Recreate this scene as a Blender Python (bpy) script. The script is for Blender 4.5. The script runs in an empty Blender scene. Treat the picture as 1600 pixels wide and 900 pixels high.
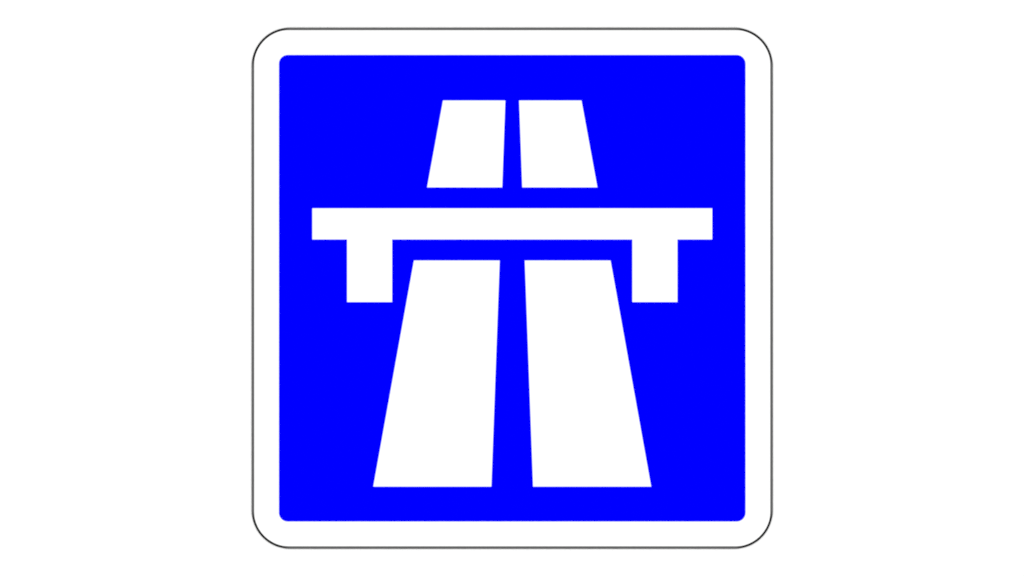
import bpy, bmesh, math
S = bpy.context.scene
C = S.collection

# ---------------- camera, world, light, exposure ----------------
PX = 0.700 / 813.0            # metres of sign per photograph pixel: a 0.70 m square plate
HEIGHT = 1.50                 # height of the sign's centre above the floor
LENS = 85.0
DIST = 1600 * PX * LENS / 36.0
cam_d = bpy.data.cameras.new("camera"); cam = bpy.data.objects.new("camera", cam_d)
cam_d.lens = LENS; cam_d.sensor_width = 36.0
cam_d.clip_start = 0.05; cam_d.clip_end = 100
cam.location = (0, -DIST, HEIGHT); cam.rotation_euler = (math.radians(90), 0, 0)
C.objects.link(cam); S.camera = cam

w = bpy.data.worlds.new("World"); S.world = w; w.use_nodes = True
bg = w.node_tree.nodes["Background"]
bg.inputs[0].default_value = (1, 1, 1, 1); bg.inputs[1].default_value = 1.09

ld = bpy.data.lights.new("added_fill", 'AREA'); ld.shape = 'RECTANGLE'  # unseen fill light, added in front of the sign on top of the world light
ld.size = 4.0; ld.size_y = 3.0; ld.energy = 80; ld.color = (1, 1, 1)
lo = bpy.data.objects.new("added_fill", ld); C.objects.link(lo)
lo.location = (0, -6.0, HEIGHT + 0.8)
lo.rotation_euler = (math.radians(90 - math.degrees(math.atan2(0.8, 6.0))), 0, 0)

S.render.engine = 'CYCLES'
S.cycles.filter_width = 1.9
S.cycles.samples = 256
S.view_settings.view_transform = 'Standard'; S.view_settings.look = 'None'
S.view_settings.exposure = 0; S.view_settings.gamma = 1
S.view_settings.use_curve_mapping = False
S.render.resolution_x = 1024; S.render.resolution_y = 576

# ---------------- materials ----------------
def material(name, col, rough=0.85, spec=0.0, relief=0.0, scale=60.0, tone=0.02):
    m = bpy.data.materials.new(name); m.use_nodes = True
    nt = m.node_tree; p = nt.nodes["Principled BSDF"]
    p.inputs["Roughness"].default_value = rough
    p.inputs["Specular IOR Level"].default_value = spec
    tc = nt.nodes.new("ShaderNodeTexCoord")
    nz = nt.nodes.new("ShaderNodeTexNoise"); nz.inputs["Scale"].default_value = scale
    nz.inputs["Detail"].default_value = 4
    nt.links.new(tc.outputs["Object"], nz.inputs["Vector"])
    mx = nt.nodes.new("ShaderNodeMix"); mx.data_type = 'RGBA'
    mx.inputs[6].default_value = (*[c * (1 - tone) for c in col], 1)
    mx.inputs[7].default_value = (*[min(1, c * (1 + tone)) for c in col], 1)
    nt.links.new(nz.outputs["Fac"], mx.inputs[0])
    nt.links.new(mx.outputs[2], p.inputs["Base Color"])
    if relief:
        b = nt.nodes.new("ShaderNodeBump"); b.inputs["Strength"].default_value = relief
        b.inputs["Distance"].default_value = 0.0003
        nt.links.new(nz.outputs["Fac"], b.inputs["Height"])
        nt.links.new(b.outputs["Normal"], p.inputs["Normal"])
    return m
M_wall = material("wall_paint", (0.84, 0.84, 0.84), relief=0.05, scale=90)
M_white = material("white_film", (0.85, 0.85, 0.85))
M_blue = material("blue_film", (0.0, 0.0, 0.88))
# edge trim: grey along the straight runs, blending to black on the rounded corners
def edge_material():
    m = material("edge_trim", (0.006, 0.006, 0.006)); nt = m.node_tree; p = nt.nodes["Principled BSDF"]
    tc = nt.nodes.new("ShaderNodeTexCoord"); sx = nt.nodes.new("ShaderNodeSeparateXYZ")
    nt.links.new(tc.outputs["Object"], sx.inputs[0])
    def ab(sock, off):
        a = nt.nodes.new("ShaderNodeMath"); a.operation = 'SUBTRACT'; a.inputs[1].default_value = off
        b = nt.nodes.new("ShaderNodeMath"); b.operation = 'ABSOLUTE'
        nt.links.new(sock, a.inputs[0]); nt.links.new(a.outputs[0], b.inputs[0]); return b.outputs[0]
    mn = nt.nodes.new("ShaderNodeMath"); mn.operation = 'MINIMUM'
    nt.links.new(ab(sx.outputs[0], 0.35 * PX), mn.inputs[0]); nt.links.new(ab(sx.outputs[2], (857 - 450.35) * PX), mn.inputs[1])
    mr = nt.nodes.new("ShaderNodeMapRange"); mr.interpolation_type = 'SMOOTHSTEP'
    mr.inputs[1].default_value = 346 * PX; mr.inputs[2].default_value = 362 * PX
    nt.links.new(mn.outputs[0], mr.inputs[0])
    mx = nt.nodes.new("ShaderNodeMix"); mx.data_type = 'RGBA'
    mx.inputs[6].default_value = (0.10, 0.10, 0.10, 1); mx.inputs[7].default_value = (0.006, 0.006, 0.006, 1)
    nt.links.new(mr.outputs[0], mx.inputs[0]); nt.links.new(mx.outputs[2], p.inputs["Base Color"])
    return m
M_edge = edge_material()

# ---------------- helpers ----------------
BASE_Z = HEIGHT + (450 - 857) * PX            # underside of the sign
def P(u, v):                                  # drawing units of the sign -> local metres
    return ((u - 800) * PX, (857 - v) * PX)
def rrect(x0, y0, x1, y1, r, n=32):
    pts = []
    for cx, cy, a0 in ((x1 - r, y0 + r, -90), (x1 - r, y1 - r, 0), (x0 + r, y1 - r, 90), (x0 + r, y0 + r, 180)):
        for k in range(n + 1):
            a = math.radians(a0 + 90 * k / n)
            pts.append((cx + r * math.cos(a), cy + r * math.sin(a)))
    return pts
def link(name, me, mat, parent, back=None):
    me.materials.append(mat)
    o = bpy.data.objects.new(name, me); C.objects.link(o)
    if parent: o.parent = parent
    return o
def slab(name, pts, y_back, y_front, mat, parent, bev=0.0):
    """pts in drawing units; y runs away from the wall towards -Y"""
    bm = bmesh.new()
    f = [bm.verts.new((P(*p)[0], -y_front, P(*p)[1])) for p in pts]
    b = [bm.verts.new((P(*p)[0], -y_back, P(*p)[1])) for p in pts]
    n = len(pts)
    bm.faces.new(f); bm.faces.new(b[::-1])
    for i in range(n):
        bm.faces.new((f[i], b[i], b[(i + 1) % n], f[(i + 1) % n]))
    bmesh.ops.recalc_face_normals(bm, faces=bm.faces)
    me = bpy.data.meshes.new(name); bm.to_mesh(me); bm.free()
    return link(name, me, mat, parent)
def ring(name, outer, inner, y_back, y_front, mat, parent):
    bm = bmesh.new(); n = len(outer)
    V = lambda pts, y: [bm.verts.new((P(*p)[0], -y, P(*p)[1])) for p in pts]
    of, inf, ob, ib = V(outer, y_front), V(inner, y_front), V(outer, y_back), V(inner, y_back)
    for i in range(n):
        j = (i + 1) % n
        bm.faces.new((of[i], of[j], inf[j], inf[i])); bm.faces.new((ob[i], ib[i], ib[j], ob[j]))
        bm.faces.new((of[i], ob[i], ob[j], of[j])); bm.faces.new((inf[i], inf[j], ib[j], ib[i]))
    bmesh.ops.recalc_face_normals(bm, faces=bm.faces)
    me = bpy.data.meshes.new(name); bm.to_mesh(me); bm.free()
    return link(name, me, mat, parent)

# ---------------- setting: the plain white wall ----------------
bm = bmesh.new()
bmesh.ops.create_cube(bm, size=1)
for v in bm.verts:
    v.co = (v.co.x * 9, 0.06 + v.co.y * 0.12, 1.5 + v.co.z * 6)
me = bpy.data.meshes.new("wall"); bm.to_mesh(me); bm.free()
wall = link("wall", me, M_wall, None); wall["kind"] = "structure"

# ---------------- the motorway sign ----------------
sign = bpy.data.objects.new("road_sign", None); C.objects.link(sign)
sign.location = (0, -0.0002, BASE_Z); sign.empty_display_size = 0.1
sign["label"] = "square blue motorway sign with white bridge and road symbol, rounded white border"
sign["category"] = "road sign"

CX, CY = 800.35, 450.35
def sq(h, r): return rrect(CX - h, CY - h, CX + h, CY + h, r)
HALF, R = 405.1, 57.5                        # centre line of the edge trim
def edge_line(side):
    """offset the centre line; the trim is 4.2 wide on the straights, 3.0 round the corners"""
    pts, n = [], 48
    for sx, sy, a0 in ((1, -1, -90), (1, 1, 0), (-1, 1, 90), (-1, -1, 180)):
        for k in range(n + 1):
            t = k / n; d = min(t, 1 - t) * 90
            q = min(1, d / 14); q = q * q * (3 - 2 * q)
            rr = R + side * (4.2 - 0.8 * q) / 2
            a = math.radians(a0 + 90 * t)
            pts.append((CX + sx * (HALF - R) + rr * math.cos(a), CY + sy * (HALF - R) + rr * math.sin(a)))
    return pts
T = 0.0010                                   # sheet thickness
slab("plate", edge_line(-1), 0.0, T, M_white, sign)
ring("edge", edge_line(1), edge_line(-1), 0.0, T + 0.0001, M_edge, sign)
F1 = T + 0.0002                              # blue film
blue = slab("blue_panel", sq(364.4, 14), T, F1, M_blue, sign)
F2 = F1 + 0.0002                             # white symbols laid on the blue film
def mir(pts): return [(2 * CX - u, v) for u, v in pts][::-1]
far = [(692.3, 157.2), (789.5, 157.2), (784.6, 292.8), (667.4, 292.8)]
near = [(646.9, 407.1), (780.7, 407.1), (767.7, 760.1), (583.4, 760.1)]
for s in (far, mir(far), near, mir(near)):
    slab("road_lane", s, F1, F2, M_white, sign)
bridge = [(488.2, 325.6), (1112.6, 325.6), (1112.6, 374.1), (1058.3, 374.1), (1058.3, 471.9), (988.0, 471.9),
          (988.0, 374.1), (612.7, 374.1), (612.7, 471.9), (542.5, 471.9), (542.5, 374.1), (488.2, 374.1)]
slab("bridge", bridge, F1, F2, M_white, sign)
